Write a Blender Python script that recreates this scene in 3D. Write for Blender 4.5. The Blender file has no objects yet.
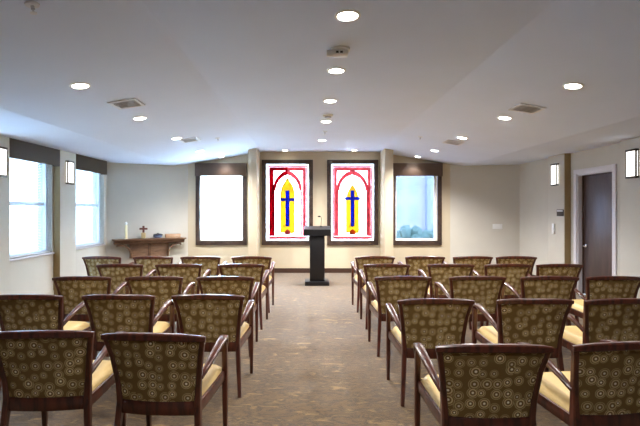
import bpy, bmesh, math, random
from mathutils import Vector, Matrix
random.seed(4)
S = bpy.context.scene
COL = S.collection
PI = math.pi
CX = 0.27                     # centre line of the room

# ------------------------------------------------------------------ materials
def srgb(r, g, b):
    f = lambda c: (c/255/12.92) if c/255 <= .04045 else ((c/255+.055)/1.055)**2.4
    return (f(r), f(g), f(b), 1)

def newmat(name):
    m = bpy.data.materials.new(name); m.use_nodes = True
    nt = m.node_tree; nt.nodes.clear()
    out = nt.nodes.new('ShaderNodeOutputMaterial')
    return m, nt, out

def N(nt, typ, **kw):
    n = nt.nodes.new(typ)
    for k, v in kw.items():
        if k.startswith('i_'):
            n.inputs[k[2:].replace('_', ' ')].default_value = v
        else:
            setattr(n, k, v)
    return n

def plain(name, col, rough=.6, metal=0, noise=.06, nscale=25, spec=.5, bump=0, coat=0):
    m, nt, out = newmat(name)
    b = N(nt, 'ShaderNodeBsdfPrincipled')
    b.inputs['Roughness'].default_value = rough
    b.inputs['Metallic'].default_value = metal
    b.inputs['Specular IOR Level'].default_value = spec
    b.inputs['Coat Weight'].default_value = coat
    tc = N(nt, 'ShaderNodeTexCoord')
    nz = N(nt, 'ShaderNodeTexNoise'); nz.inputs['Scale'].default_value = nscale
    nz.inputs['Detail'].default_value = 3
    nt.links.new(tc.outputs['Object'], nz.inputs['Vector'])
    rp = N(nt, 'ShaderNodeValToRGB')
    c = col
    rp.color_ramp.elements[0].position = .3; rp.color_ramp.elements[1].position = .7
    rp.color_ramp.elements[0].color = (c[0]*(1-noise), c[1]*(1-noise), c[2]*(1-noise), 1)
    rp.color_ramp.elements[1].color = (min(1, c[0]*(1+noise)), min(1, c[1]*(1+noise)), min(1, c[2]*(1+noise)), 1)
    nt.links.new(nz.outputs['Fac'], rp.inputs['Fac'])
    nt.links.new(rp.outputs['Color'], b.inputs['Base Color'])
    if bump:
        bp = N(nt, 'ShaderNodeBump'); bp.inputs['Strength'].default_value = bump
        bp.inputs['Distance'].default_value = .01
        nt.links.new(nz.outputs['Fac'], bp.inputs['Height'])
        nt.links.new(bp.outputs['Normal'], b.inputs['Normal'])
    nt.links.new(b.outputs[0], out.inputs[0])
    return m

def wood(name, c0, c1, rough=.3, stretch=(30, 4, 4), coat=.3):
    m, nt, out = newmat(name)
    b = N(nt, 'ShaderNodeBsdfPrincipled')
    b.inputs['Roughness'].default_value = rough
    b.inputs['Coat Weight'].default_value = coat
    b.inputs['Coat Roughness'].default_value = .33 if rough > .45 and coat > .5 else .2
    tc = N(nt, 'ShaderNodeTexCoord'); mp = N(nt, 'ShaderNodeMapping')
    mp.inputs['Scale'].default_value = stretch
    nz = N(nt, 'ShaderNodeTexNoise'); nz.inputs['Scale'].default_value = 2.2
    nz.inputs['Detail'].default_value = 5; nz.inputs['Distortion'].default_value = .6
    rp = N(nt, 'ShaderNodeValToRGB')
    rp.color_ramp.elements[0].position = .35; rp.color_ramp.elements[1].position = .68
    rp.color_ramp.elements[0].color = c0; rp.color_ramp.elements[1].color = c1
    nt.links.new(tc.outputs['Object'], mp.inputs[0]); nt.links.new(mp.outputs[0], nz.inputs['Vector'])
    nt.links.new(nz.outputs['Fac'], rp.inputs['Fac']); nt.links.new(rp.outputs['Color'], b.inputs['Base Color'])
    nt.links.new(b.outputs[0], out.inputs[0])
    return m

def emis(name, col, strength):
    m, nt, out = newmat(name)
    e = N(nt, 'ShaderNodeEmission'); e.inputs[0].default_value = col; e.inputs[1].default_value = strength
    nt.links.new(e.outputs[0], out.inputs[0])
    return m

def glassy(name, col=(1, 1, 1, 1), gloss=.06):
    m, nt, out = newmat(name)
    t = N(nt, 'ShaderNodeBsdfTransparent'); t.inputs[0].default_value = col
    g = N(nt, 'ShaderNodeBsdfGlossy'); g.inputs['Roughness'].default_value = .03
    mx = N(nt, 'ShaderNodeMixShader'); mx.inputs[0].default_value = gloss
    nt.links.new(t.outputs[0], mx.inputs[1]); nt.links.new(g.outputs[0], mx.inputs[2])
    nt.links.new(mx.outputs[0], out.inputs[0])
    return m

def translucent(name, col, diff=.35, mottled=0):
    m, nt, out = newmat(name)
    t = N(nt, 'ShaderNodeBsdfTranslucent'); d = N(nt, 'ShaderNodeBsdfDiffuse')
    tc = N(nt, 'ShaderNodeTexCoord')
    nz = N(nt, 'ShaderNodeTexNoise'); nz.inputs['Scale'].default_value = 9
    nt.links.new(tc.outputs['Object'], nz.inputs['Vector'])
    rp = N(nt, 'ShaderNodeValToRGB')
    k = 1-mottled
    rp.color_ramp.elements[0].position = .4; rp.color_ramp.elements[1].position = .6
    rp.color_ramp.elements[0].color = (col[0]*k, col[1]*k, col[2]*k, 1)
    rp.color_ramp.elements[1].color = col
    nt.links.new(nz.outputs['Fac'], rp.inputs['Fac'])
    nt.links.new(rp.outputs['Color'], t.inputs[0]); nt.links.new(rp.outputs['Color'], d.inputs[0])
    mx = N(nt, 'ShaderNodeMixShader'); mx.inputs[0].default_value = diff
    nt.links.new(t.outputs[0], mx.inputs[1]); nt.links.new(d.outputs[0], mx.inputs[2])
    nt.links.new(mx.outputs[0], out.inputs[0])
    return m

def fabric_mat():
    m, nt, out = newmat('ring_fabric')
    L = nt.links.new
    b = N(nt, 'ShaderNodeBsdfPrincipled'); b.inputs['Roughness'].default_value = .75
    b.inputs['Specular IOR Level'].default_value = .25
    tc = N(nt, 'ShaderNodeTexCoord'); oi = N(nt, 'ShaderNodeObjectInfo')
    sep = N(nt, 'ShaderNodeSeparateXYZ'); L(tc.outputs['Object'], sep.inputs[0])
    com = N(nt, 'ShaderNodeCombineXYZ')
    L(sep.outputs['X'], com.inputs['X']); L(sep.outputs['Z'], com.inputs['Y'])
    mul = N(nt, 'ShaderNodeMath', operation='MULTIPLY'); L(oi.outputs['Random'], mul.inputs[0]); mul.inputs[1].default_value = 7.3
    off = N(nt, 'ShaderNodeVectorMath', operation='ADD'); L(com.outputs[0], off.inputs[0])
    cm2 = N(nt, 'ShaderNodeCombineXYZ'); L(mul.outputs[0], cm2.inputs['X']); L(mul.outputs[0], cm2.inputs['Y'])
    L(cm2.outputs[0], off.inputs[1])
    vo = N(nt, 'ShaderNodeTexVoronoi', voronoi_dimensions='2D'); vo.inputs['Scale'].default_value = 16.5
    vo.inputs['Randomness'].default_value = .6
    L(off.outputs[0], vo.inputs['Vector'])
    sc = N(nt, 'ShaderNodeSeparateColor'); L(vo.outputs['Color'], sc.inputs[0])
    ma = N(nt, 'ShaderNodeMath', operation='MULTIPLY_ADD'); L(sc.outputs[0], ma.inputs[0]); ma.inputs[1].default_value = .42; ma.inputs[2].default_value = .66
    dv = N(nt, 'ShaderNodeMath', operation='DIVIDE'); L(vo.outputs['Distance'], dv.inputs[0]); L(ma.outputs[0], dv.inputs[1])
    rp = N(nt, 'ShaderNodeValToRGB'); cr = rp.color_ramp
    base = srgb(122, 98, 58); ring = srgb(218, 198, 150); dot = srgb(255, 246, 222); mid = srgb(134, 107, 64)
    cr.elements[0].position = 0; cr.elements[0].color = dot
    cr.elements[1].position = .085; cr.elements[1].color = dot
    for p, c in ((.125, base), (.23, base), (.27, ring), (.335, ring), (.37, mid), (.44, mid), (.46, ring), (.475, ring), (.50, base), (1, base)):
        e = cr.elements.new(p); e.color = c
    L(dv.outputs[0], rp.inputs['Fac'])
    nz = N(nt, 'ShaderNodeTexNoise'); nz.inputs['Scale'].default_value = 320; L(off.outputs[0], nz.inputs['Vector'])
    fd = N(nt, 'ShaderNodeMapRange'); L(sc.outputs[1], fd.inputs['Value'])
    for nm, v in (('From Min', .25), ('From Max', .6), ('To Min', .65), ('To Max', 1)): fd.inputs[nm].default_value = v
    fm = N(nt, 'ShaderNodeMix', data_type='RGBA'); L(fd.outputs[0], fm.inputs['Factor']); fm.inputs['A'].default_value = base
    L(rp.outputs['Color'], fm.inputs['B'])
    mx = N(nt, 'ShaderNodeMix', data_type='RGBA', blend_type='MULTIPLY'); mx.inputs['Factor'].default_value = .5
    L(fm.outputs['Result'], mx.inputs['A']); L(nz.outputs['Color'], mx.inputs['B'])
    gm = N(nt, 'ShaderNodeMix', data_type='RGBA', blend_type='MULTIPLY'); gm.inputs['Factor'].default_value = 1
    L(mx.outputs['Result'], gm.inputs['A']); gm.inputs['B'].default_value = (1.3, 1.3, 1.25, 1)
    L(gm.outputs['Result'], b.inputs['Base Color'])
    L(b.outputs[0], out.inputs[0])
    return m

def carpet_mat():
    m, nt, out = newmat('carpet')
    L = nt.links.new
    b = N(nt, 'ShaderNodeBsdfPrincipled'); b.inputs['Roughness'].default_value = .85
    b.inputs['Specular IOR Level'].default_value = .3
    b.inputs['Sheen Weight'].default_value = .5; b.inputs['Sheen Roughness'].default_value = .4
    tc = N(nt, 'ShaderNodeTexCoord')
    mp = N(nt, 'ShaderNodeMapping'); mp.inputs['Scale'].default_value = (2.6, 7.5, 1)
    L(tc.outputs['Object'], mp.inputs[0])
    n1 = N(nt, 'ShaderNodeTexNoise'); n1.inputs['Scale'].default_value = 2.1; n1.inputs['Detail'].default_value = 7
    n1.inputs['Roughness'].default_value = .68; n1.inputs['Distortion'].default_value = .9
    L(mp.outputs[0], n1.inputs['Vector'])
    rp = N(nt, 'ShaderNodeValToRGB'); cr = rp.color_ramp
    cr.elements[0].position = .3; cr.elements[0].color = srgb(48, 32, 17)
    cr.elements[1].position = .7; cr.elements[1].color = srgb(160, 126, 76)
    e = cr.elements.new(.44); e.color = srgb(110, 85, 52)
    e = cr.elements.new(.52); e.color = srgb(68, 53, 38)
    e = cr.elements.new(.6); e.color = srgb(118, 95, 60)
    L(n1.outputs['Fac'], rp.inputs['Fac'])
    n2 = N(nt, 'ShaderNodeTexNoise'); n2.inputs['Scale'].default_value = 110; n2.inputs['Detail'].default_value = 2
    L(tc.outputs['Object'], n2.inputs['Vector'])
    mx = N(nt, 'ShaderNodeMix', data_type='RGBA', blend_type='OVERLAY'); mx.inputs['Factor'].default_value = .35
    L(rp.outputs['Color'], mx.inputs['A']); L(n2.outputs['Fac'], mx.inputs['B'])
    L(mx.outputs['Result'], b.inputs['Base Color'])
    bp = N(nt, 'ShaderNodeBump'); bp.inputs['Strength'].default_value = .3; bp.inputs['Distance'].default_value = .006
    L(n2.outputs['Fac'], bp.inputs['Height']); L(bp.outputs['Normal'], b.inputs['Normal'])
    L(b.outputs[0], out.inputs[0])
    return m

M = {}
M['wall'] = plain('tan_wall_paint', srgb(202, 188, 162), .7, noise=.02, nscale=3, spec=.3)
M['wall_side'] = plain('grey_tan_wall_paint', srgb(199, 194, 183), .7, noise=.02, nscale=3, spec=.3)
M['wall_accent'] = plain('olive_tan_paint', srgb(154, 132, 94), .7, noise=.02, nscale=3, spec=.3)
M['ceiling'] = plain('ceiling_paint', srgb(214, 223, 241), .9, noise=.015, nscale=2, spec=.2)
M['carpet'] = carpet_mat()
M['base'] = plain('dark_baseboard', srgb(62, 40, 30), .45)
M['white_trim'] = plain('white_trim_paint', srgb(214, 210, 214), .4, noise=.02)
M['vinyl'] = plain('white_vinyl', srgb(222, 226, 232), .4, noise=.02)
M['darkframe'] = wood('dark_frame_wood', srgb(48, 36, 32), srgb(74, 58, 50), .35, (4, 4, 4))
M['valance'] = plain('dark_valance_fabric', srgb(68, 56, 42), .8, noise=.12, nscale=90)
M['valance_brown'] = plain('brown_valance_board', srgb(84, 66, 54), .55, noise=.08, nscale=12)
M['glass'] = glassy('window_glass')
M['glass_tint'] = glassy('tinted_window_glass', (.32, .315, .36, 1))
M['glass_blue'] = glassy('blue_tinted_window_glass', (.31, .33, .345, 1))
M['glass_grey'] = glassy('grey_window_glass', (.55, .58, .6, 1))
M['blind'] = translucent('white_blind_slat', (.86, .9, .95, 1), .45)
M['shade'] = translucent('white_roller_shade', (.88, .92, .94, 1), .05)
M['chairwood'] = wood('mahogany', srgb(52, 20, 13), srgb(94, 42, 26), .32, (14, 14, 3), .5)
M['fabric'] = fabric_mat()
M['seat'] = plain('beige_vinyl', srgb(216, 184, 122), .5, noise=.03, nscale=60)
M['black'] = plain('black_laminate', srgb(9, 8, 13), .4, noise=.1)
M['mantel'] = wood('brown_mantel_wood', srgb(84, 60, 44), srgb(124, 92, 68), .45, (3, 3, 12), .1)
M['mantel_light'] = wood('pale_mantel_wood', srgb(124, 96, 76), srgb(156, 124, 100), .5, (3, 3, 12), .1)
M['metal_dark'] = plain('bronze', srgb(58, 48, 40), .4, .6)
M['chrome'] = plain('satin_nickel', srgb(200, 200, 202), .25, 1, noise=.02)
M['doorwood'] = wood('door_veneer', srgb(52, 38, 36), srgb(78, 58, 54), .5, (8, 8, 1.2), 1)
M['white'] = plain('white_plastic', srgb(228, 228, 226), .4, noise=.01)
M['grey'] = plain('grey_metal', srgb(214, 214, 220), .5, 0)
M['dkgrey'] = plain('dark_grille', srgb(168, 168, 176), .6)
M['dark'] = plain('dark_plastic', srgb(24, 24, 26), .3)
M['candle'] = plain('cream_wax', srgb(236, 222, 176), .5, noise=.03)
M['petal'] = plain('white_petal', srgb(240, 240, 236), .6, noise=.02)
M['stem'] = plain('green_stem', srgb(90, 110, 60), .6)
M['crosswood'] = plain('reddish_cross_wood', srgb(98, 52, 42), .5)
M['stone'] = plain('tan_stone', srgb(186, 164, 120), .7)
M['navy'] = plain('navy_ceramic', srgb(30, 34, 56), .25)
M['bluegrey'] = plain('blue_grey_ceramic', srgb(120, 130, 160), .35)
M['woodlight'] = plain('tan_box_wood', srgb(176, 142, 112), .6)
M['lens'] = emis('downlight_lens', (1, .94, .84, 1), 9)
M['diffuser'] = emis('sconce_diffuser', (1, .95, .88, 1), 1.3)
M['g_white'] = translucent('stained_white', (.72, .71, .72, 1), .06, .08)
M['g_red'] = translucent('stained_crimson', (0.3348, 0.0043, 0.0162, 1), .15, .35)
M['g_pink'] = translucent('stained_salmon', (0.55, 0.12, 0.13, 1), .15, .3)
M['g_rose'] = translucent('stained_rose', (0.5130, 0.1188, 0.1512, 1), .15, .2)
M['g_yellow'] = translucent('stained_yellow', (0.56, 0.385, 0.05, 1), .15, .12)
M['g_blue'] = translucent('stained_blue', (0.0190, 0.0324, 0.2700, 1), .15, .15)
M['g_orange'] = translucent('stained_orange', (0.5468, 0.1215, 0.0304, 1), .15, .2)
M['g_aqua'] = translucent('stained_aqua', (0.2700, 0.4590, 0.4320, 1), .15, .1)
M['g_green'] = translucent('stained_green', (0.0540, 0.1620, 0.1080, 1), .15, .2)
M['lead'] = plain('lead_came', srgb(52, 48, 50), .5, .3)
M['bounce_ground'] = plain('lightened_ground', srgb(214, 216, 214), .9, noise=.1, nscale=1)  # ground colour lightened to throw daylight up at the ceiling
M['stucco'] = plain('pale_facade', srgb(168, 170, 172), .8)
M['facade_blue'] = plain('blue_grey_facade', srgb(140, 152, 172), .7)
M['winglass'] = plain('dark_window', srgb(150, 162, 178), .4)
M['leaf'] = plain('shrub_leaf', srgb(96, 124, 110), .8, noise=.3, nscale=14)

# ------------------------------------------------------------------ mesh helpers
def box(bm, x0, x1, y0, y1, z0, z1, bev=0, mat=None):
    b2 = bmesh.new() if bev else bm
    vs = [b2.verts.new((x, y, z)) for x in (x0, x1) for y in (y0, y1) for z in (z0, z1)]
    for f in ((0, 1, 3, 2), (4, 6, 7, 5), (0, 4, 5, 1), (2, 3, 7, 6), (0, 2, 6, 4), (1, 5, 7, 3)):
        b2.faces.new([vs[i] for i in f])
    if bev:
        bmesh.ops.bevel(b2, geom=b2.edges[:], offset=bev, segments=2, affect='EDGES', profile=.5)
        merge(bm, b2)
    return bm

def merge(bm, b2, mat=None):
    mp = {}
    for v in b2.verts:
        mp[v] = bm.verts.new(mat @ v.co if mat else v.co)
    for f in b2.faces:
        try: bm.faces.new([mp[v] for v in f.verts])
        except ValueError: pass
    b2.free()

def sweep(bm, pts, secs, side=Vector((1, 0, 0)), n=8, sq=.5):
    """sweep a rounded rectangular section; secs = (half width along side, half width across) per point"""
    pts = [Vector(p) for p in pts]; rings = []
    for i, p in enumerate(pts):
        t = (pts[min(i+1, len(pts)-1)]-pts[max(i-1, 0)]).normalized()
        s = (side-t*side.dot(t)).normalized(); u = t.cross(s).normalized()
        a, b = secs[i] if isinstance(secs, list) else secs
        ring = []
        for k in range(n):
            th = 2*PI*(k+.5)/n
            c, d = math.cos(th), math.sin(th)
            c = math.copysign(abs(c)**sq, c); d = math.copysign(abs(d)**sq, d)
            ring.append(bm.verts.new(p+s*a*c+u*b*d))
        rings.append(ring)
    for r0, r1 in zip(rings, rings[1:]):
        for k in range(n):
            bm.faces.new((r0[k], r0[(k+1) % n], r1[(k+1) % n], r1[k]))
    bm.faces.new(list(reversed(rings[0]))); bm.faces.new(rings[-1])
    return bm

def tube(bm, pts, r, n=8):
    return sweep(bm, pts, (r, r), Vector((.31, .95, .12)).normalized(), n, 1)

def lathe(bm, prof, n=28, M4=None):
    """prof: (radius, z) list, capped"""
    M4 = M4 or Matrix()
    rings = [[bm.verts.new(M4 @ Vector((r*math.cos(2*PI*k/n), r*math.sin(2*PI*k/n), z))) for k in range(n)] for r, z in prof]
    for r0, r1 in zip(rings, rings[1:]):
        for k in range(n):
            bm.faces.new((r0[k], r0[(k+1) % n], r1[(k+1) % n], r1[k]))
    bm.faces.new(list(reversed(rings[0]))); bm.faces.new(rings[-1])
    return bm

def prism_xz(bm, poly, y0, y1):
    """extrude an x-z polygon between y0 and y1"""
    a = [bm.verts.new((x, y0, z)) for x, z in poly]; b = [bm.verts.new((x, y1, z)) for x, z in poly]
    n = len(poly)
    bm.faces.new(a); bm.faces.new(list(reversed(b)))
    for i in range(n):
        bm.faces.new((a[(i+1) % n], a[i], b[i], b[(i+1) % n]))
    return bm

def strip_xz(bm, outer, inner, y0, y1):
    """band between two matching open x-z polylines, extruded in y"""
    for i in range(len(outer)-1):
        q = [outer[i], outer[i+1], inner[i+1], inner[i]]
        prism_xz(bm, q, y0, y1)
    return bm

def obj(name, bm, mat, parent=None, smooth=35):
    bmesh.ops.recalc_face_normals(bm, faces=bm.faces[:])
    me = bpy.data.meshes.new(name); bm.to_mesh(me); bm.free()
    me.materials.append(mat)
    if smooth:
        me.polygons.foreach_set('use_smooth', [True]*len(me.polygons))
        me.set_sharp_from_angle(angle=math.radians(smooth))
    o = bpy.data.objects.new(name, me); COL.objects.link(o)
    if parent: o.parent = parent
    return o

def tag(o, label, cat, group=None):
    o['label'] = label; o['category'] = cat
    if group: o['group'] = group
    return o

def thing(name, label, cat, loc=(0, 0, 0), rotz=0, group=None):
    o = bpy.data.objects.new(name, None); COL.objects.link(o)
    o.location = loc; o.rotation_euler = (0, 0, rotz); o.empty_display_size = .1
    return tag(o, label, cat, group)

def struct(name, bm, mat, parent=None, smooth=35):
    o = obj(name, bm, mat, parent, smooth)
    if not parent: o['kind'] = 'structure'
    return o

def struct_root(name, loc=(0, 0, 0)):
    o = bpy.data.objects.new(name, None); COL.objects.link(o); o.location = loc
    o['kind'] = 'structure'; o.empty_display_size = .1
    return o

def dup(root, loc, rotz, label, group=None):
    r = root.copy(); COL.objects.link(r); r.location = loc; r.rotation_euler = (0, 0, rotz)
    r['label'] = label
    if group: r['group'] = group
    for ch in list(root.children):
        c = ch.copy(); COL.objects.link(c); c.parent = r
        for g in list(ch.children):
            d = g.copy(); COL.objects.link(d); d.parent = c
    return r

# ------------------------------------------------------------------ room shell
XL, XR = -4.42, 4.85          # inner faces of the side walls
YB, YN = 10.2, -2.6           # far wall, wall behind the camera
PL, PR = -4.30, 4.73          # pilaster faces
HC, HS = 2.89, 2.545          # ceiling height: middle strip, sides
CW, CS = 1.37, 3.42           # half widths: flat middle strip, start of flat sides
A = Vector((XL, 9.35)); B = Vector((-2.87, YB))       # left angled wall
C_ = Vector((3.40, YB)); D_ = Vector((XR, 9.78))      # right angled wall
T = .25

def ceil_z(x):
    d = abs(x-CX)
    return HC if d < CW else (HS if d > CS else HC-(HC-HS)*(d-CW)/(CS-CW))
SLOPE = math.atan((HC-HS)/(CS-CW))

bm = bmesh.new(); box(bm, XL-T, XR+T, YN-T, YB+T, -.2, 0); struct('floor', bm, M['carpet'])
prof = [(XL-T, HS), (CX-CS, HS), (CX-CW, HC), (CX+CW, HC), (CX+CS, HS), (XR+T, HS), (XR+T, 3.2), (XL-T, 3.2)]
bm = bmesh.new(); prism_xz(bm, prof, YN-T, YB+T); struct('ceiling', bm, M['ceiling'], smooth=0)

def wall_with_holes(bm, lo, hi, holes, z1, mk):
    """mk(a, b, z0, z1) adds one block; holes = (a, b, z0, z1), ordered along the wall"""
    cur = lo
    for a, b, z0, z2 in holes:
        if a > cur: mk(cur, a, 0, z1)
        mk(a, b, 0, z0)
        if z2 < z1: mk(a, b, z2, z1)
        cur = b
    if cur < hi: mk(cur, hi, 0, z1)

W6 = (6.18-3.6, 7.37-3.6, .77, 2.36); W_ADDED = (6.18-1.8, 7.37-1.8, .77, 2.36)
W1 = (6.18, 7.37, .77, 2.36); W2 = (7.96, 9.24, .77, 2.36)
bm = bmesh.new()
wall_with_holes(bm, YN, A.y, [W_ADDED, W1, W2], HS, lambda a, b, z0, z1: box(bm, XL-T, XL, a, b, z0, z1))
struct('wall_left', bm, M['wall_side'], smooth=0)
DOOR = (6.78, 7.68, 2.14)
bm = bmesh.new()
wall_with_holes(bm, YN, D_.y, [(DOOR[0], DOOR[1], 0, DOOR[2])], HS, lambda a, b, z0, z1: (box(bm, XR, XR+T, a, b, z0, z1) if z1 > z0 else None))
struct('wall_right', bm, M['wall_side'], smooth=0)
bm = bmesh.new(); box(bm, XL-T, XR+T, YN-T, YN, 0, HC); struct('wall_rear', bm, M['white_trim'], smooth=0)  # out-of-view wall coloured white to bounce light onto the chair backs

# far wall, four openings
FR = {'shade': (-2.676, -1.457, .664, 2.615), 'lw': (-1.10, .118, .664, 2.695),
      'rw': (.455, 1.673, .664, 2.695), 'view': (1.985, 3.185, .664, 2.615)}
IN = {k: (v[0]+.10, v[1]-.10, v[2]+.105, (2.40 if k in ('shade', 'view') else v[3]-.095)) for k, v in FR.items()}
bm = bmesh.new()
wall_with_holes(bm, B.x, C_.x, [IN[k] for k in ('shade', 'lw', 'rw', 'view')], HC+.02, lambda a, b, z0, z1: box(bm, a, b, YB, YB+T, z0, z1))
struct('wall_back', bm, M['wall'], smooth=0)

def angled_wall(name, p, q, mat):
    d = (q-p).normalized(); nrm = Vector((-d.y, d.x))
    bm = bmesh.new()
    quad = [p, q, q+nrm*T, p+nrm*T]
    lo = [bm.verts.new((v.x, v.y, 0)) for v in quad]; hi = [bm.verts.new((v.x, v.y, HS+.12)) for v in quad]
    bm.faces.new(lo); bm.faces.new(hi)
    for i in range(4): bm.faces.new((lo[i], lo[(i+1) % 4], hi[(i+1) % 4], hi[i]))
    return struct(name, bm, mat, smooth=0)
angled_wall('wall_back_left', A, B, M['wall_side'])
angled_wall('wall_back_right', C_, D_, M['wall_side'])
# closing corners outside the angled walls is done by the walls' own thickness
bm = bmesh.new(); box(bm, XL-T, XL, A.y, YB+T, 0, HS); box(bm, XL, B.x, YB+.05, YB+T, 0, HS+.1)
struct('wall_outer_left', bm, M['wall_side'], smooth=0)
bm = bmesh.new(); box(bm, XR, XR+T, D_.y, YB+T, 0, HS); box(bm, C_.x, XR, YB+.05, YB+T, 0, HS+.1)
struct('wall_outer_right', bm, M['wall_side'], smooth=0)

# pilasters (part of the room)
def pil(name, x0, x1, y0, y1, h, mat):
    bm = bmesh.new(); box(bm, x0, x1, y0, y1, 0, h, .006); o = struct(name, bm, mat)
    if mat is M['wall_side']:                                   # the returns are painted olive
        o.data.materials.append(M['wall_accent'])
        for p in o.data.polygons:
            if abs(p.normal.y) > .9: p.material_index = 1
pil('trim_1', XL, PL, 5.62, 6.15, HS, M['wall_side'])
pil('trim_2', XL, PL, 7.40, 7.91, HS, M['wall_side'])
pil('trim_3', PR, XR, 7.87, 8.41, HS, M['wall_side'])
pil('trim_4', PR, XR, 5.90, 6.47, HS, M['wall_side'])
pil('trim_5', -1.340, -1.150, 9.55, YB, HC, M['wall'])
pil('trim_6', 1.718, 1.908, 9.55, YB, HC, M['wall'])

# baseboards
def bb(name, segs, mat='base'):
    bm = bmesh.new()
    for p, q in segs:
        p = Vector(p); q = Vector(q); d = (q-p).normalized(); nrm = Vector((d.y, -d.x))*.014
        quad = [p, q, q+nrm, p+nrm]
        lo = [bm.verts.new((v.x, v.y, 0)) for v in quad]; hi = [bm.verts.new((v.x, v.y, .11)) for v in quad]
        bm.faces.new(lo); bm.faces.new(hi)
        for i in range(4): bm.faces.new((lo[i], lo[(i+1) % 4], hi[(i+1) % 4], hi[i]))
    struct(name, bm, M[mat], smooth=0)
bb('baseboard_back', [((B.x, YB), (-1.34, YB)), ((-1.15, YB), (1.718, YB)), ((1.908, YB), (C_.x, YB)),
                      ((-1.34, 9.55), (-1.15, 9.55)), ((1.718, 9.55), (1.908, 9.55)),
                      ((-1.15, 9.55), (-1.15, YB)), ((1.718, YB), (1.718, 9.55))])
bb('baseboard_left', [((XL, YN), (XL, 5.62)), ((XL, 6.15), (XL, 7.40)), ((XL, 7.91), (XL, A.y)), ((PL, 5.62), (PL, 6.15)), ((PL, 7.4), (PL, 7.91))], 'wall_side')
bb('baseboard_back_left', [((A.x, A.y), (B.x, B.y))])
bb('baseboard_right', [((XR, 5.9), (XR, YN)), ((XR, D_.y), (XR, 8.41)), ((PR, 8.41), (PR, 7.87)), ((PR, 6.47), (PR, 5.9)), ((XR, 6.68), (XR, 6.47))])
bb('baseboard_back_right', [((C_.x, C_.y), (D_.x, D_.y))])

# ------------------------------------------------------------------ left windows with blinds and valances
def side_window(idx, w, blind=True):
    y0, y1, z0, z1 = w
    r = struct_root('window_%d' % idx, (XL, (y0+y1)/2, z0))
    h = z1-z0; hw = (y1-y0)/2
    bm = bmesh.new()
    for a, b, c, d in ((-hw, -hw+.05, 0, h), (hw-.05, hw, 0, h), (-hw, hw, 0, .05), (-hw, hw, h-.05, h)):
        box(bm, -.20, -.08, a, b, c, d)
    obj('window_frame', bm, M['vinyl'], r)
    bm = bmesh.new(); box(bm, -.17, -.11, -hw+.05, hw-.05, .80, .86, .006); obj('meeting_rail', bm, M['vinyl'], r)
    bm = bmesh.new(); box(bm, -.145, -.139, -hw+.05, hw-.05, .05, h-.05); obj('pane', bm, M['glass_blue' if blind else 'glass_grey'], r)
    bm = bmesh.new(); box(bm, -.07, .03, -hw-.02, hw+.02, -.03, 0, .005); obj('window_sill', bm, M['white_trim'], r)
    if not blind: return
    bl = tag(bpy.data.objects.new('window_blind', None), 'white horizontal slat blind hanging in the %s window of the left wall' % ('nearer' if idx == 1 else 'farther'), 'window blind', 'white blinds on the left wall')
    COL.objects.link(bl); bl.location = r.location; bl.empty_display_size = .1
    bm = bmesh.new(); n = int((h-.10)/.026)
    for k in range(n):
        z = .045+k*.026; tl = math.radians(1)
        dx, dz = .0125*math.cos(tl), .0125*math.sin(tl)
        a, b = -hw+.012, hw-.012
        t = .0006
        vs = [bm.verts.new(p) for p in ((-.045-dx, a, z+dz), (-.045+dx, a, z-dz), (-.045+dx, b, z-dz), (-.045-dx, b, z+dz))]
        vs2 = [bm.verts.new((v.co.x, v.co.y, v.co.z+t)) for v in vs]
        bm.faces.new(vs); bm.faces.new(list(reversed(vs2)))
        for i in range(4): bm.faces.new((vs[i], vs[(i+1) % 4], vs2[(i+1) % 4], vs2[i]))
    obj('slats', bm, M['blind'], bl, 0)
    bm = bmesh.new(); box(bm, -.062, -.028, -hw+.01, hw-.01, .004, .026, .004); obj('bottom_rail', bm, M['white'], bl)
    bm = bmesh.new(); box(bm, -.07, -.02, -hw+.005, hw-.005, h-.045, h-.002, .004); obj('head_rail', bm, M['white'], bl)
    bm = bmesh.new()
    for y in (-hw*.6, hw*.6): tube(bm, [(-.031, y, .02), (-.031, y, h-.03)], .0015, 6)
    obj('ladder_cord', bm, M['white'], bl)
side_window(1, W1); side_window(2, W2)
side_window(5, W_ADDED, False)   # unseen window added beside the camera to daylight the near half

def side_valance(y0, y1, which):
    v = thing('window_valance', 'dark fabric box valance above the %s window on the left wall' % which, 'valance', (XL, (y0+y1)/2, 2.256), 0, 'dark valances on the left wall')
    h = HS-2.256-.004; hw = (y1-y0)/2
    bm = bmesh.new(); box(bm, .098, .122, -hw, hw, 0, h, .004); obj('front_board', bm, M['valance'], v)
    for s in (-1, 1):
        bm = bmesh.new(); box(bm, .001, .098, s*hw-(.02 if s > 0 else 0), s*hw+(.02 if s < 0 else 0), 0, h); obj('return_board', bm, M['valance'], v)
side_valance(6.153, 7.397, 'nearer'); side_valance(7.913, 9.13, 'farther')

# ------------------------------------------------------------------ far windows
def frame_bm(f, i, y0, y1):
    bm = bmesh.new()
    box(bm, f[0], i[0], y0, y1, f[2], f[3]); box(bm, i[1], f[1], y0, y1, f[2], f[3])
    box(bm, i[0], i[1], y0, y1, f[2], i[2]); box(bm, i[0], i[1], y0, y1, i[3], f[3])
    return bm

def rel(t, ox, oz): return (t[0]-ox, t[1]-ox, t[2]-oz, t[3]-oz)

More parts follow.
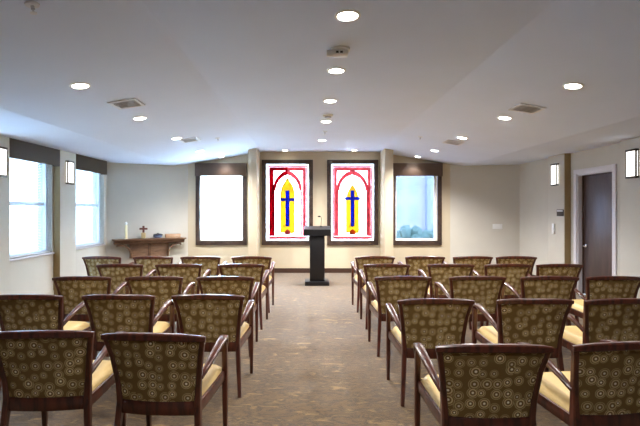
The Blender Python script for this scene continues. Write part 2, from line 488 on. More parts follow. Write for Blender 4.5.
def far_window(idx, key, glass='glass'):
    f, i = FR[key], IN[key]; ox, oz = (f[0]+f[1])/2, f[2]
    r = struct_root('window_%d' % idx, (ox, YB, oz)); f, i = rel(f, ox, oz), rel(i, ox, oz)
    obj('window_frame', frame_bm(f, i, -.045, .0), M['darkframe'], r, 0)
    bm = frame_bm(i, (i[0]+.045, i[1]-.045, i[2]+.045, i[3]-.045), .09, .15); obj('sash', bm, M['vinyl'], r, 0)
    bm = bmesh.new(); box(bm, i[0]+.045, i[1]-.045, .117, .123, i[2]+.045, i[3]-.045); obj('pane', bm, M[glass], r, 0)
    return f, i, ox, oz

f, i, ox, oz = far_window(3, 'shade')
sh = thing('roller_shade', 'pale white roller shade pulled fully down over the back window left of the crosses', 'roller shade', (ox, YB, oz))
bm = bmesh.new(); box(bm, i[0]+.006, i[1]-.006, .05, .052, i[2]+.03, i[3]-.04); obj('shade_cloth', bm, M['shade'], sh, 0)
bm = bmesh.new(); box(bm, i[0]+.006, i[1]-.006, .044, .058, i[2]+.004, i[2]+.03, .004); obj('hem_bar', bm, M['white'], sh)
bm = bmesh.new(); sweep(bm, [(i[0]+.01, .052, i[3]-.035), (i[1]-.01, .052, i[3]-.035)], (.024, .024), Vector((0, 1, 0)), 14, 1); obj('roller_tube', bm, M['white'], sh)
f2, i2, ox2, oz2 = far_window(4, 'view', 'glass_tint')

def far_valance(ox, oz, f, side):
    v = thing('window_valance', 'brown valance board with a light scallop above the %s' % side, 'valance', (ox, YB, oz+2.303-.664), 0, 'brown valances on the back wall')
    h = 2.608-2.303
    bm = bmesh.new(); box(bm, f[0]+.002, f[1]-.002, -.125, -.105, 0, h, .004); obj('front_board', bm, M['valance_brown'], v)
    for s in (0, 1):
        bm = bmesh.new(); x = f[0]+.002 if s == 0 else f[1]-.022
        box(bm, x, x+.02, -.105, -.046, 0, h); obj('return_board', bm, M['valance_brown'], v)
far_valance(ox, oz, f, 'white shaded window at the back'); far_valance(ox2, oz2, f2, 'back window with the outdoor view')

# ------------------------------------------------------------------ stained glass windows
def arch(w, z_spring, z_top, x0=0, n=10, side=0):
    """pointed arch polyline from left spring over apex to right spring, half width w"""
    h = z_top-z_spring
    R = (w*w+h*h)/(2*w)                       # circles centred on the spring line
    pts = []
    for k in range(n+1):
        z = h*k/n; x = -(math.sqrt(max(R*R-z*z, 0))-(R-w)); pts.append((x0+x, z_spring+z))
    right = [(x0-(x-x0), z) for x, z in pts[:-1]]
    if side < 0: return pts
    if side > 0: return list(reversed(right+[pts[-1]]))
    return pts+list(reversed(right))

def stained(key, label, left):
    f, i = FR[key], IN[key]; ox, oz = (f[0]+f[1])/2, f[2]
    r = thing('stained_glass_window', label, 'stained glass window', (ox, YB, oz), 0, 'stained glass windows behind the lectern')
    f, i = rel(f, ox, oz), rel(i, ox, oz)
    obj('frame', frame_bm(f, i, -.05, .06), M['darkframe'], r, 0)
    W = i[1]-i[0]; H = i[3]-i[2]; z0 = i[2]
    Y0, Y1 = .020, .026; P0, P1 = .010, .0195         # backing pane, coloured pieces in front of it
    bm = bmesh.new(); box(bm, i[0], i[1], Y0, Y1, i[2], i[3]); obj('white_pane', bm, M['g_white'], r, 0)
    hw = W/2
    a, a2 = hw-.075, hw-.155                          # red border outer / inner half width
    zb, zt = z0+.045, z0+H-.085
    def piece(name, polys, mat):
        bm = bmesh.new()
        for p in polys: prism_xz(bm, p, P0, P1)
        return obj(name, bm, mat, r, 0)
    R1, R2 = (M['g_red'], M['g_pink']) if left else (M['g_pink'], M['g_pink'])
    rect = lambda x0, x1, q0, q1: [(x0, q0), (x1, q0), (x1, q1), (x0, q1)]
    piece('border_strip', [rect(-a, -a+(.10 if left else .065), zb+.07, zt-.06)], R1)
    piece('border_strip', [rect(a-.07, a, zb+.07, zt-.06)], R2)
    piece('border_strip', [rect(-a, 0, zt-.075, zt)], R1)
    piece('border_strip', [rect(0, a, zt-.075, zt)], R2)
    piece('border_strip', [rect(-a, a, zb-.01, zb+.05)], M['g_pink'])
    piece('border_strip', [rect(-a, a, zb+.055, zb+.068)], M['g_pink'])
    if not left:
        piece('border_strip', [rect(-a-.05, -a-.012, zb, zt)], M['g_rose']); piece('border_strip', [rect(a+.012, a+.045, zb, zt)], M['g_rose'])
        piece('border_strip', [rect(-a-.05, a+.045, zt+.012, zt+.045)], M['g_rose'])
    else:
        piece('border_strip', [rect(-a-.05, a+.045, zt+.012, zt+.045)], M['g_rose']); piece('border_strip', [rect(a+.012, a+.045, zb, zt)], M['g_rose'])
    # tall pointed arch
    ao = a-.085 if left else a-.055; zs = z0+H*.66; za = zt-.055
    for s, m in ((-1, R1), (1, R2)):
        o_ = arch(ao, zs, za, side=s); n_ = arch(ao-.07, zs-.02, za-.115, side=s)
        bm = bmesh.new(); strip_xz(bm, o_, n_, P0, P1)
        x0, x1 = (-ao, -ao+.045) if s < 0 else (ao-.045, ao)
        prism_xz(bm, rect(x0, x1, zb+.07, zs), P0, P1)
        obj('arch_band', bm, m, r, 0)
    # yellow lancet with the cross in front
    yw = .17 if left else .16
    ya = z0+H*(.81 if left else .735); ys = z0+H*(.60 if left else .50)
    cz = z0+H*(.535 if left else .55); ch = .175 if left else .185; t = .045
    c0, c1 = z0+H*.185, z0+H*(.655 if left else .655)
    # yellow glass is cut around the cross, slice by slice
    R_ = (yw*yw+(ya-ys)**2)/(2*yw)
    half = lambda z: yw if z <= ys else max(0, math.sqrt(max(R_*R_-(z-ys)**2, 0))-(R_-yw))
    zs_ = sorted(set([z0+H*.10, c0, cz-.035, cz+.035, c1, ys, ya]+[ys+(ya-ys)*q/12 for q in range(12)]))
    bm = bmesh.new()
    for za_, zb_ in zip(zs_, zs_[1:]):
        m_ = (za_+zb_)/2; wa, wb = half(za_), half(zb_)
        cut = 0 if (m_ < c0 or m_ > c1) else (ch if abs(m_-cz) < .035 else t)
        if cut == 0: prism_xz(bm, [(-wa, za_), (wa, za_), (wb, zb_), (-wb, zb_)] if wb > 1e-4 else [(-wa, za_), (wa, za_), (0, zb_)], P0, P1)
        elif wa > cut and wb > cut:
            prism_xz(bm, [(-wa, za_), (-cut, za_), (-cut, zb_), (-wb, zb_)], P0, P1); prism_xz(bm, [(cut, za_), (wa, za_), (wb, zb_), (cut, zb_)], P0, P1)
    obj('yellow_lancet', bm, M['g_yellow'], r, 0)
    bm = bmesh.new()
    for q in (rect(-t, t, c0, c1), rect(-ch, -t, cz-.035, cz+.035), rect(t, ch, cz-.035, cz+.035)): prism_xz(bm, q, P0-.002, P1)
    obj('blue_cross', bm, M['g_blue'], r, 0)
    # scroll at the foot of the cross
    bm = bmesh.new()
    zf = z0+H*.10
    for q in ([(-.16, zf-.05), (.02, zf-.05), (.0, zf-.01), (-.14, zf-.02)], [(-.05, zf-.045), (.06, zf-.045), (.075, zf+.03), (.0, zf+.10), (-.07, zf+.03)]): prism_xz(bm, q, -.001, .0095)
    obj('foot_flame', bm, M['g_orange'] if not left else M['g_rose'], r, 0)
    bm = bmesh.new(); sweep(bm, [(-.10, .004, zf-.012), (-.02, .004, zf-.03), (.06, .004, zf-.02), (.17, .004, zf+.01)], (.006, .011), Vector((0, 1, 0)), 6, 1)
    obj('green_scroll', bm, M['g_green'], r)
    bm = bmesh.new()
    for s in (-1, 1): strip_xz(bm, arch(ao-.12, zs-.03, za-.20, side=s), arch(ao-.138, zs-.035, za-.225, side=s), P0, P1)
    for s in (-1, 1): prism_xz(bm, rect(s*(ao-.1275)-.0075, s*(ao-.1275)+.0075, zb+.10, zs-.035), P0, P1)
    obj('inner_arch_line', bm, M['g_aqua'], r, 0)
    # lead lines
    bm = bmesh.new()
    for q in (rect(-a-.008, -a, zb, zt), rect(a, a+.008, zb, zt), rect(-a, a, zt, zt+.008), rect(-a, a, zb-.008, zb)): prism_xz(bm, q, .012, .0195)
    obj('lead_line', bm, M['g_rose'], r, 0)
    return r
stained('lw', 'left stained glass window with blue cross, yellow arch and crimson left border', True)
stained('rw', 'right stained glass window with blue cross, yellow arch and salmon pink border', False)

# ------------------------------------------------------------------ door in the right wall
d = struct_root('door_1', (XR, (DOOR[0]+DOOR[1])/2, 0))
hw = (DOOR[1]-DOOR[0])/2; H = DOOR[2]
bm = bmesh.new()
box(bm, -.022, -.001, -hw-.085, -hw, 0, H+.085, .004); box(bm, -.022, -.001, hw, hw+.085, 0, H+.085, .004); box(bm, -.022, -.001, -hw, hw, H, H+.085, .004)
obj('door_casing', bm, M['white_trim'], d)
bm = bmesh.new()
box(bm, .0, .20, -hw, -hw+.02, 0, H); box(bm, .0, .20, hw-.02, hw, 0, H); box(bm, .0, .20, -hw+.02, hw-.02, H-.02, H)
obj('door_jamb', bm, M['white_trim'], d, 0)
bm = bmesh.new(); box(bm, .085, .13, -hw+.022, hw-.022, .008, H-.022, .003)
leaf = obj('door_leaf', bm, M['doorwood'], d)
bm = bmesh.new()
lathe(bm, [(.033, 0), (.033, .008), (.012, .012), (.011, .05)], 20, Matrix.Translation((.084, hw-.095, .86)) @ Matrix.Rotation(-PI/2, 4, 'Y'))
sweep(bm, [(.036, hw-.095, .86), (.034, hw-.13, .862), (.036, hw-.21, .858)], (.008, .011), Vector((1, 0, 0)))
obj('lever_handle', bm, M['chrome'], leaf)
bm = bmesh.new(); box(bm, .07, .085, hw-.05, hw-.022, .008, H-.022); box(bm, .07, .085, -hw+.022, hw-.05, H-.05, H-.022); obj('door_stop', bm, M['base'], d, 0)

# ------------------------------------------------------------------ armchairs
def make_chair():
    t = thing('armchair', '', 'chair')
    # back legs running up into the back posts
    post = [(.252, -.262, 0), (.234, -.222, .25), (.224, -.200, .42), (.231, -.207, .52), (.251, -.236, .68), (.274, -.272, .795)]
    secs = [(.014, .018), (.018, .022), (.0185, .026), (.016, .021), (.015, .018), (.015, .015)]
    for s in (-1, 1):
        bm = bmesh.new(); sweep(bm, [(s*x, y, z) for x, y, z in post], secs); obj('leg', bm, M['chairwood'], t)
    # front legs
    fl = [(.262, .246, 0), (.263, .238, .25), (.264, .228, .46), (.268, .205, .60), (.270, .186, .645)]
    fs = [(.0135, .015), (.018, .021), (.019, .022), (.018, .018), (.017, .016)]
    for s in (-1, 1):
        bm = bmesh.new(); sweep(bm, [(s*x, y, z) for x, y, z in fl], fs); obj('leg', bm, M['chairwood'], t)
    # arms
    ar = [(.266, .222, .585), (.271, .212, .636), (.276, .186, .672), (.283, .125, .690), (.286, .04, .683), (.281, -.06, .655), (.266, -.15, .61), (.243, -.208, .560)]
    asx = [(.017, .013), (.020, .015), (.024, .014), (.026, .012), (.026, .012), (.023, .012), (.018, .012), (.014, .012)]
    for s in (-1, 1):
        bm = bmesh.new(); sweep(bm, [(s*x, y, z) for x, y, z in ar], asx); obj('armrest', bm, M['chairwood'], t)
    # seat frame
    bm = bmesh.new()
    n = 10
    sweep(bm, [(x, .225+.012*(1-(x/.25)**2), .412) for x in [(-.25+.5*k/n) for k in range(n+1)]], (.013, .033), Vector((0, 1, 0)))
    for s in (-1, 1): sweep(bm, [(s*.258, .225, .41), (s*.244, 0, .395), (s*.226, -.2, .382)], (.012, .033), Vector((1, 0, 0)))
    obj('seat_frame', bm, M['chairwood'], t)
    # seat cushion
    bm = bmesh.new()
    nx, ny = 12, 12; top = []; bot = []
    for j in range(ny+1):
        v = j/ny; y = -.20+.445*v; w = .214+.038*v; rt = []; rb = []
        for i in range(nx+1):
            u = -1+2*i/nx
            ed = min(1, (1-abs(u))/.16); ev = min(1, v/.10, (1-v)/.12)
            rd = math.sqrt(max(0, 1-(1-ed)**2))*math.sqrt(max(0, 1-(1-ev)**2))
            zb_ = .412+.024*v
            rt.append(bm.verts.new((u*w, y+.012*(1-u*u)*v, zb_+.006+.040*rd+.006*(1-u*u)))); rb.append(bm.verts.new((u*w, y+.012*(1-u*u)*v, zb_)))
        top.append(rt); bot.append(rb)
    for j in range(ny):
        for i in range(nx):
            bm.faces.new((top[j][i], top[j][i+1], top[j+1][i+1], top[j+1][i])); bm.faces.new((bot[j][i], bot[j+1][i], bot[j+1][i+1], bot[j][i+1]))
    edge = [(0, i) for i in range(nx+1)]+[(j, nx) for j in range(1, ny+1)]+[(ny, i) for i in range(nx-1, -1, -1)]+[(j, 0) for j in range(ny-1, 0, -1)]
    for a, b in zip(edge, edge[1:]+edge[:1]):
        bm.faces.new((top[a[0]][a[1]], bot[a[0]][a[1]], bot[b[0]][b[1]], top[b[0]][b[1]]))
    obj('seat', bm, M['seat'], t, 50)
    # upholstered back panel between the posts
    def post_at(z):
        for (x0, y0, z0), (x1, y1, z1) in zip(post, post[1:]):
            if z0 <= z <= z1:
                k = (z-z0)/(z1-z0); return x0+(x1-x0)*k, y0+(y1-y0)*k
        return post[-1][0], post[-1][1]
    bm = bmesh.new(); nx, nz = 12, 8; fr, bk = [], []
    for j in range(nz+1):
        z = .428+(.778-.428)*j/nz; x, y = post_at(z); x -= .012; r0, r1 = [], []
        for i in range(nx+1):
            u = -1+2*i/nx; bow = -.022*(1-u*u)
            puff = .008*min(1, (1-abs(u))/.15)*min(1, j/1.2, (nz-j)/1.2)
            zz = z+(.012*(1-u*u) if j == nz else 0)
            r0.append(bm.verts.new((u*x, y+bow+.012+puff*1.6, zz))); r1.append(bm.verts.new((u*x, y+bow-.010-puff, zz)))
        fr.append(r0); bk.append(r1)
    for j in range(nz):
        for i in range(nx):
            bm.faces.new((fr[j][i], fr[j+1][i], fr[j+1][i+1], fr[j][i+1])); bm.faces.new((bk[j][i], bk[j][i+1], bk[j+1][i+1], bk[j+1][i]))
        for i in (0, nx): bm.faces.new((fr[j][i], bk[j][i], bk[j+1][i], fr[j+1][i]))
    for j in (0, nz):
        for i in range(nx): bm.faces.new((fr[j][i], fr[j][i+1], bk[j][i+1], bk[j][i]))
    obj('backrest', bm, M['fabric'], t, 50)
    # top rail and lower rail
    bm = bmesh.new(); n = 14; pts, ss = [], []
    for k in range(n+1):
        u = -1+2*k/n
        pts.append((u*.292, -.276-.022*(1-u*u), .797+.012*(1-u*u))); ss.append((.0165-.005*abs(u)**4, .0215-.007*abs(u)**5))
    sweep(bm, pts, ss, Vector((0, 1, .0))); obj('top_rail', bm, M['chairwood'], t)
    bm = bmesh.new(); pts = []
    for k in range(n+1):
        u = -1+2*k/n; pts.append((u*.222, -.203-.020*(1-u*u), .388))
    sweep(bm, pts, (.014, .040), Vector((0, 1, 0))); obj('lower_rail', bm, M['chairwood'], t)
    return t

F = 426.7; VX, VY, HE = 308, 210, 1.5
ROWN = ['front row nearest the lectern', 'second row from the front', 'middle row', 'fourth row from the front', 'rearmost row']
# per row: distance to top rails, then (x of rail centre, turn in degrees) from the aisle outwards
def cx(p, D): return (p-VX)*D/F
LEFT = [(6.20, [-.82, -1.565, -2.255, -3.005]), (5.33, [-.835, -1.62, -2.355]), (4.33, [-.84, -1.565, -2.30]), (3.40, [-.80, -1.515, -2.25]), (2.33, [-.85, -1.50])]
RIGHT = [(6.22, [.978, 1.71, 2.407, 3.04]), (5.33, [.985, 1.79, 2.50, 3.15]), (4.34, [.97, 1.73, 2.465, 3.13]), (3.24, [.975, 1.73, 2.39]), (2.14, [.938, 1.635])]
TURN = {('L', 4, 0): -4, ('L', 4, 1): 3, ('L', 3, 0): -2, ('R', 4, 0): -1, ('R', 4, 1): 6, ('L', 2, 2): 2, ('R', 0, 3): -3, ('R', 3, 2): 3, ('L', 0, 3): -4}
ORD = ['beside the aisle', 'second chair from the aisle', 'third chair from the aisle', 'fourth chair from the aisle']
proto = None
for side, rows in (('L', LEFT), ('R', RIGHT)):
    for ri, (D, xs) in enumerate(rows):
        for k, x in enumerate(xs):
            a = math.radians(TURN.get((side, ri, k), random.uniform(-1.2, 1.2)))
            # the top rail centre lies .29 behind the chair's origin
            px = x-.29*math.sin(a); py = D+.29*math.cos(a)+(.05 if (side, ri, k) == ('L', 4, 1) else 0)+(.04 if (side, ri, k) == ('R', 4, 1) else 0)
            lab = 'ring-patterned wooden armchair, %s, %s, %s' % (ROWN[ri], 'left block' if side == 'L' else 'right block', ORD[k])
            if proto is None:
                proto = make_chair(); proto.location = (px, py, 0); proto.rotation_euler = (0, 0, a)
                proto['label'] = lab; proto['group'] = 'armchairs in rows facing the lectern'
            else:
                dup(proto, (px, py, 0), a, lab)

# ------------------------------------------------------------------ lectern and microphone
le = thing('lectern', 'black pedestal lectern in front of the stained glass windows', 'lectern', (.185, 8.62, 0))
bm = bmesh.new(); box(bm, -.245, .235, -.19, .20, 0, .085, .008); obj('base', bm, M['black'], le)
bm = bmesh.new(); box(bm, -.148, .148, -.12, .12, .085, .99, .006); obj('column', bm, M['black'], le)
bm = bmesh.new()
pr = [(-.21, .99), (.20, .99), (.20, 1.17), (-.21, 1.115)]
vs0 = [bm.verts.new((-.268, y, z)) for y, z in pr]; vs1 = [bm.verts.new((.262, y, z)) for y, z in pr]
bm.faces.new(vs0); bm.faces.new(list(reversed(vs1)))
for q in range(4): bm.faces.new((vs0[(q+1) % 4], vs0[q], vs1[q], vs1[(q+1) % 4]))
obj('reading_desk', bm, M['black'], le, 0)
mi = thing('microphone', 'small black gooseneck microphone standing on the lectern', 'microphone', (.265, 8.72, 1.162))
bm = bmesh.new(); lathe(bm, [(.03, .0), (.03, .01), (.012, .018)], 18); obj('base', bm, M['dark'], mi)
bm = bmesh.new(); tube(bm, [(0, 0, .012), (.004, 0, .09), (.012, .004, .15), (.004, .012, .19), (-.012, .02, .205)], .005); obj('gooseneck', bm, M['dark'], mi)
bm = bmesh.new(); sweep(bm, [(-.008, .018, .205), (-.03, .03, .207), (-.06, .045, .203)], [(.010, .010), (.017, .017), (.012, .012)], Vector((0, 0, 1)), 10, 1); obj('capsule', bm, M['dark'], mi)

# ------------------------------------------------------------------ mantel shelf on the left angled wall
ang = math.atan2(B.y-A.y, B.x-A.x)
u2 = (B-A).normalized(); n2 = Vector((u2.y, -u2.x))
mid = B-u2*(.10+.78)
ms = thing('mantel_shelf', 'brown wooden mantel shelf with curved brackets on the back left wall', 'shelf', (mid.x, mid.y, 0), ang)
ZT = .862
bm = bmesh.new(); box(bm, -.78, .78, -.285, -.002, ZT-.032, ZT, .006); obj('shelf_board', bm, M['mantel'], ms)
bm = bmesh.new()
pr = [(-.002, ZT-.033), (-.262, ZT-.033), (-.255, ZT-.055), (-.232, ZT-.066), (-.225, ZT-.105), (-.205, ZT-.115), (-.002, ZT-.115)]
vs0 = [bm.verts.new((-.745, y, z)) for y, z in pr]; vs1 = [bm.verts.new((.745, y, z)) for y, z in pr]
bm.faces.new(vs0); bm.faces.new(list(reversed(vs1)))
for q in range(len(pr)): bm.faces.new((vs0[(q+1) % len(pr)], vs0[q], vs1[q], vs1[(q+1) % len(pr)]))
obj('crown_moulding', bm, M['mantel'], ms, 0)
for s in (-1, 1):                      # curved side brackets sweeping in toward the middle
    bm = bmesh.new()
    sweep(bm, [(s*.69, -.13, ZT-.165), (s*.67, -.13, ZT-.14), (s*.60, -.13, ZT-.135), (s*.50, -.13, ZT-.17), (s*.43, -.13, ZT-.24), (s*.395, -.13, ZT-.33), (s*.385, -.13, ZT-.42)],
          [(.07, .018), (.07, .022), (.07, .024), (.07, .024), (.07, .024), (.06, .024), (.05, .022)], Vector((0, 1, 0)), 10, .6)
    obj('bracket', bm, M['mantel'], ms)
bm = bmesh.new(); box(bm, -.42, .42, -.06, -.002, ZT-.44, ZT-.116, .004); obj('back_panel', bm, M['mantel_light'], ms)
bm = bmesh.new(); box(bm, -.03, .03, -.10, -.061, ZT-.44, ZT-.116, .004); obj('centre_stile', bm, M['mantel'], ms)

def on_mantel(s, back=.15): 
    p = mid+u2*s+n2*back; return (p.x, p.y, ZT)
ca = thing('candle', 'tall slim cream candle with a small white top at the left of the mantel shelf', 'candle', on_mantel(-.50))
bm = bmesh.new(); lathe(bm, [(.034, 0), (.036, .01), (.026, .02), (.026, .30), (.022, .312), (.008, .306)], 20); obj('candle_wax', bm, M['candle'], ca)
bm = bmesh.new(); lathe(bm, [(.004, .30), (.022, .325), (.028, .345), (.016, .368), (.003, .378)], 16); obj('white_top', bm, M['petal'], ca)
cr = thing('standing_cross', 'small reddish wooden cross on a tan foot at the middle of the mantel shelf', 'cross', on_mantel(-.14), ang*.4)
bm = bmesh.new(); box(bm, -.045, .045, -.035, .035, 0, .13, .012); obj('foot', bm, M['stone'], cr)
bm = bmesh.new(); box(bm, -.022, .022, -.014, .014, .13, .285, .004); box(bm, -.085, .085, -.0135, .0135, .195, .238, .004); obj('cross_arms', bm, M['crosswood'], cr)
bo = thing('lidded_bowl', 'low navy blue lidded bowl beside the cross on the mantel shelf', 'bowl', on_mantel(.17))
bm = bmesh.new(); lathe(bm, [(.06, 0), (.095, .02), (.105, .05), (.10, .058)], 24); obj('bowl', bm, M['bluegrey'], bo)
bm = bmesh.new(); lathe(bm, [(.108, .058), (.10, .085), (.05, .103), (.012, .108), (.012, .118)], 24); obj('lid', bm, M['navy'], bo)
bm = bmesh.new(); box(bm, -.17, .17, -.05, .05, 0, .085, .006)
bx = tag(obj('keepsake_box', bm, M['woodlight']), 'low pale wooden box at the right end of the mantel shelf', 'box'); bx.location = on_mantel(.50, .14); bx.rotation_euler = (0, 0, ang)

# ------------------------------------------------------------------ wall sconces
def sconce(x, y, s, label):
    """s = +1 when the wall is on the left (faces +x)"""
    r = thing('wall_sconce', label, 'wall light', (x, y, 1.96), 0 if s > 0 else PI, 'lantern sconces on the side walls')
    bm = bmesh.new(); box(bm, .001, .012, -.088, .088, .02, .40, .003); obj('back_plate', bm, M['metal_dark'], r)
    bm = bmesh.new(); box(bm, .0125, .048, -.087, .087, .03, .39, .004); obj('diffuser', bm, M['diffuser'], r)
    for z in (.0, .39):
        bm = bmesh.new(); box(bm, .001, .058, -.098, .098, z, z+.03, .004); obj('end_cap', bm, M['metal_dark'], r)
    for q in (-1, 1):
        bm = bmesh.new(); box(bm, .030, .056, q*.093-.005, q*.093+.005, .03, .39); obj('side_bar', bm, M['metal_dark'], r)
sconce(PL, 5.93, 1, 'bronze lantern wall light at the left edge, before the first window')
sconce(PL, 7.655, 1, 'bronze lantern wall light between the two left windows')
sconce(PR, 8.13, -1, 'bronze lantern wall light on the far side of the door')
sconce(PR, 6.19, -1, 'bronze lantern wall light on the near side of the door')

# ------------------------------------------------------------------ small wall fittings
sg = thing('wall_sign', 'small dark room sign on the right wall beside the door, under the wall light', 'sign', (PR, 7.99, 1.385))
bm = bmesh.new(); box(bm, -.014, -.001, -.105, .105, 0, .125, .004); obj('plate', bm, M['metal_dark'], sg)
bm = bmesh.new(); box(bm, -.017, -.0142, -.09, .09, .085, .112, .001); obj('pale_strip', bm, M['grey'], sg)
sw = thing('wall_fitting', 'slim upright white fitting on the right wall below the dark sign', 'wall fitting', (PR, 8.20, 1.04))
bm = bmesh.new(); box(bm, -.03, -.001, -.035, .035, 0, .20, .008); obj('body', bm, M['white'], sw)
bm = bmesh.new(); box(bm, -.036, -.0302, -.015, .015, .07, .14, .003); obj('paddle', bm, M['white'], sw)
u3 = (D_-C_).normalized(); n3 = Vector((u3.y, -u3.x)); pp = C_+u3*1.04+n3*.001
sp = thing('switch_plate', 'wide white switch plate on the back right wall', 'switch plate', (pp.x, pp.y, 1.06), math.atan2(u3.y, u3.x))
bm = bmesh.new(); box(bm, -.105, .105, -.010, -.001, 0, .115, .003); obj('plate', bm, M['white'], sp)
for k in range(4):
    bm = bmesh.new(); box(bm, -.088+.046*k, -.088+.046*k+.034, -.014, -.0102, .024, .091, .002); obj('rocker', bm, M['white'], sp)

# ------------------------------------------------------------------ ceiling fittings
def ceil_matrix(x):
    d = x-CX
    if CW < abs(d) < CS: return Matrix.Rotation(SLOPE if d > 0 else -SLOPE, 4, 'Y')
    return Matrix()

def lamp(x, y, z, rot, energy, size, col=(1, .975, .95), spread=150):
    l = bpy.data.lights.new('downlight_lamp', 'SPOT'); l.energy = energy; l.shadow_soft_size = size; l.color = col
    l.spot_size = math.radians(spread); l.spot_blend = .8
    o = bpy.data.objects.new('downlight_lamp', l); COL.objects.link(o)
    o.location = (x, y, z-.03); o.rotation_euler = rot
    return o

first_can = {}
def can(x, y, label, r=.073, energy=46, spread=150):
    z = ceil_z(x); mt = ceil_matrix(x)
    key = r
    if key not in first_can:
        t = thing('ceiling_downlight', label, 'ceiling light', (x, y, z), 0, 'round recessed lights in the ceiling')
        bm = bmesh.new(); n = 30
        pf = [(r*1.0, -.002), (r*1.28, -.002), (r*1.30, -.008), (r*1.05, -.013), (r, -.010)]
        rings = [[bm.verts.new((a*math.cos(2*PI*k/n), a*math.sin(2*PI*k/n), q)) for k in range(n)] for a, q in pf]
        for r0, r1 in zip(rings, rings[1:]+rings[:1]):
            for k in range(n): bm.faces.new((r0[k], r0[(k+1) % n], r1[(k+1) % n], r1[k]))
        obj('trim_ring', bm, M['white'], t)
        bm = bmesh.new(); lathe(bm, [(r*.99, -.002), (r*.99, -.008), (r*.6, -.010)], 28); obj('lens', bm, M['lens'], t)
        first_can[key] = t
    else:
        t = dup(first_can[key], (x, y, z), 0, label)
    t.rotation_euler = mt.to_euler()
    lamp(x, y, z-.01, mt.to_euler(), energy, r*.8, spread=spread)
for y in (1.84, .64):  # out-of-view lights added to brighten the near rows
    can(CX+.012, y, 'added unseen recessed light on the ceiling centre line, %s' % ('above the camera' if y > 1 else 'behind the camera'), energy=24)
for s, nm in ((-1, 'left'), (1, 'right')):  # two more added out of view, lighting the near half from the sides
    can(CX+s*2.4, 2.7, 'added unseen recessed light on the %s ceiling slope, beside the camera' % nm, energy=22)
PLACE = ['nearest the camera', 'second from the camera', 'third from the camera', 'fourth from the camera', 'fifth and nearest the lectern']
for k, y in enumerate((3.04, 4.24, 5.42, 6.68, 8.48)):
    can(CX+.012, y, 'added unseen recessed light on the ceiling centre line, %s' % PLACE[k], energy=(18, 28, 42, 66, 120)[k])
for s, nm in ((-1, 'left'), (1, 'right')):
    for k, y in enumerate((4.2, 5.66, 7.22, 8.78)):
        can(CX+(-2.47 if s < 0 else 2.34), y-(.08 if s < 0 else 0), 'round recessed light on the %s ceiling slope, %s' % (nm, (PLACE[:3]+['farthest of the line of four'])[k]), energy=(22, 34, 58, 105)[k]*(1 if s < 0 else 1.3))
    can(CX+s*2.27, 9.86, 'small round recessed light shining on the %s brown valance board' % nm, .06, 16, 110)
    can(CX+s*.80, 9.88, 'small round recessed light above the %s stained glass window' % nm, .06, 7, 110)

def vent(x, y, label):
    z = ceil_z(x); mt = ceil_matrix(x)
    t = thing('ceiling_vent', label, 'vent', (x, y, z), 0, 'square air vents in the ceiling')
    t.rotation_euler = mt.to_euler(); a = .155
    bm = bmesh.new()
    for q in ((-a, a, -a, -a+.035), (-a, a, a-.035, a), (-a, -a+.035, -a+.035, a-.035), (a-.035, a, -a+.035, a-.035)): box(bm, *q, -.014, -.001, 0)
    obj('frame', bm, M['grey'], t, 0)
    bm = bmesh.new(); box(bm, -a+.035, a-.035, -a+.035, a-.035, -.003, -.001); obj('backing', bm, M['dkgrey'], t, 0)
    for k in range(5):
        yy = -a+.058+k*.0485
        bm = bmesh.new(); sweep(bm, [(-a+.036, yy, -.0125), (a-.036, yy, -.0125)], (.0105, .0025), Vector((0, .97, .22)).normalized(), 6); obj('louvre', bm, M['grey'], t)
vent(CX-2.35, 4.9, 'square air vent on the left ceiling slope, nearer the camera')
vent(CX-2.33, 7.45, 'square air vent on the left ceiling slope, farther and beside a round light')
vent(CX+2.36, 5.13, 'square air vent on the right ceiling slope, nearer the camera')
vent(CX+2.36, 7.72, 'square air vent on the right ceiling slope, farther and beside a round light')

def sprinkler(x, y, label):
    z = ceil_z(x); t = thing('sprinkler_head', label, 'sprinkler', (x, y, z), 0, 'fire sprinklers in the ceiling')
    t.rotation_euler = ceil_matrix(x).to_euler()
    bm = bmesh.new(); lathe(bm, [(.042, -.001), (.040, -.010), (.016, -.014)], 20); obj('escutcheon', bm, M['grey'], t)
    bm = bmesh.new(); lathe(bm, [(.011, -.014), (.011, -.034), (.006, -.036), (.006, -.058)], 12); obj('body', bm, M['chrome'], t)
    bm = bmesh.new(); lathe(bm, [(.020, -.058), (.020, -.061)], 16); obj('deflector', bm, M['grey'], t)
sprinkler(-1.72, 2.66, 'small sprinkler head in the ceiling nearest the camera, upper left')
sprinkler(-1.63, 7.70, 'small sprinkler head on the left ceiling slope toward the back wall')
sprinkler(2.03, 7.70, 'small sprinkler head on the right ceiling slope toward the back wall')
sprinkler(CX+.03, 7.55, 'small sprinkler head on the ceiling centre line between two round lights')

se = thing('ceiling_sensor', 'white ceiling sensor with two dark eyes between the first two centre lights', 'sensor', (CX+.01, 3.69, HC))
bm = bmesh.new(); lathe(bm, [(.085, -.001), (.085, -.012), (.07, -.016)], 28); obj('mounting_plate', bm, M['white'], se)
bm = bmesh.new(); box(bm, -.065, .065, -.05, .05, -.058, -.016, .012); obj('housing', bm, M['white'], se)
for q in (-.030, .006):
    bm = bmesh.new(); box(bm, q-.012, q+.012, -.054, -.0505, -.050, -.032, .002); obj('eye', bm, M['dark'], se)
for q in (-1,):
    bm = bmesh.new(); lathe(bm, [(.026, -.03), (.03, 0), (.026, .03)], 16, Matrix.Translation((-.088, 0, -.036)) @ Matrix.Rotation(PI/2, 4, 'Y')); obj('side_lamp', bm, M['white'], se)
sd = thing('smoke_detector', 'round white smoke detector with dark middle beside the fourth centre light', 'smoke detector', (CX+.02, 6.22, HC))
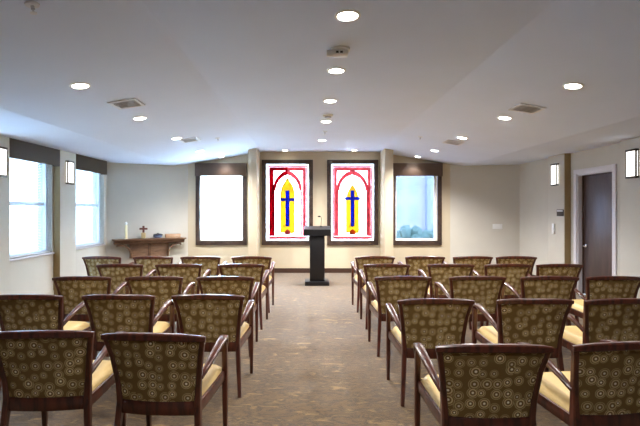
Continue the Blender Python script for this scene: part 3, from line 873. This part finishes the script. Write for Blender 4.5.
bm = bmesh.new(); lathe(bm, [(.075, -.001), (.075, -.02), (.062, -.030)], 28); obj('base', bm, M['white'], sd)
bm = bmesh.new(); lathe(bm, [(.05, -.0305), (.05, -.045), (.03, -.055)], 24); obj('sensing_chamber', bm, M['dkgrey'], sd)

# ------------------------------------------------------------------ outdoors seen through the glass
bm = bmesh.new(); box(bm, -60, 60, -40, 90, -.5, -.25); struct('ground', bm, M['bounce_ground'], smooth=0)
bl = thing('building', 'pale building across the pale ground seen through the right back window', 'building', (7.0, 30, -.25))
bm = bmesh.new(); box(bm, -3.6, 1.25, -.0, 6, 0, 4.4); obj('low_wing', bm, M['stucco'], bl, 0)
bm = bmesh.new(); box(bm, 1.25, 2.25, -.5, 6, 0, 9); obj('tower', bm, M['facade_blue'], bl, 0)
bm = bmesh.new(); box(bm, 2.25, 8, -.0, 6, 0, 6.5); obj('side_wing', bm, M['stucco'], bl, 0)
for r_ in range(2):
    for k in range(4):
        bm = bmesh.new(); box(bm, -3.2+k*1.1, -2.6+k*1.1, -.04, -.001, .9+r_*1.9, 2.1+r_*1.9); obj('window', bm, M['winglass'], bl, 0)
for k in range(5):
    bm = bmesh.new(); box(bm, 1.45, 2.05, -.54, -.501, .8+k*1.6, 1.9+k*1.6); obj('window', bm, M['winglass'], bl, 0)
def shrub(x, y, h, w, label):
    bm = bmesh.new()
    rnd = random.Random(int(x*100+y))
    for k in range(26):
        th = rnd.uniform(0, 2*PI); rr = w*math.sqrt(rnd.random())*.7; z = h*(.2+.7*rnd.random())
        b2 = bmesh.new(); bmesh.ops.create_icosphere(b2, subdivisions=2, radius=w*.38)
        for v in b2.verts: v.co *= rnd.uniform(.75, 1.2)
        merge(bm, b2, Matrix.Translation((rr*math.cos(th), rr*math.sin(th), z)))
    box(bm, -.04, .04, -.04, .04, 0, h*.4)
    o = obj('shrub', bm, M['leaf']); o.location = (x, y, -.25)
    tag(o, label, 'shrub', 'shrubs outside the right back window')
shrub(3.75, 16.0, 1.15, .55, 'round shrub outside the right back window, leftmost of three')
shrub(4.75, 16.6, 1.0, .4, 'lower shrub outside the right back window, middle of three')
shrub(5.9, 17.8, .9, .4, 'small shrub outside the right back window, rightmost of three')

# ------------------------------------------------------------------ daylight
w = bpy.data.worlds.new('sky'); S.world = w; w.use_nodes = True
nt = w.node_tree; nt.nodes.clear()
o = N(nt, 'ShaderNodeOutputWorld'); b = N(nt, 'ShaderNodeBackground')
b.inputs[0].default_value = (.58, .78, 1.0, 1); b.inputs[1].default_value = 15.0
nt.links.new(b.outputs[0], o.inputs[0])

# ------------------------------------------------------------------ camera and view
cam = bpy.data.cameras.new('camera'); co = bpy.data.objects.new('camera', cam); COL.objects.link(co)
cam.lens = 24; cam.sensor_width = 36; cam.clip_start = .05
co.location = (0, 0, 1.5); co.rotation_euler = (PI/2, 0, 0)
cam.shift_x = 12/640; cam.shift_y = -3/640
S.camera = co
S.view_settings.view_transform = 'Standard'; S.view_settings.look = 'None'
S.view_settings.gamma = 1; S.view_settings.use_curve_mapping = False
S.view_settings.exposure = 1.7
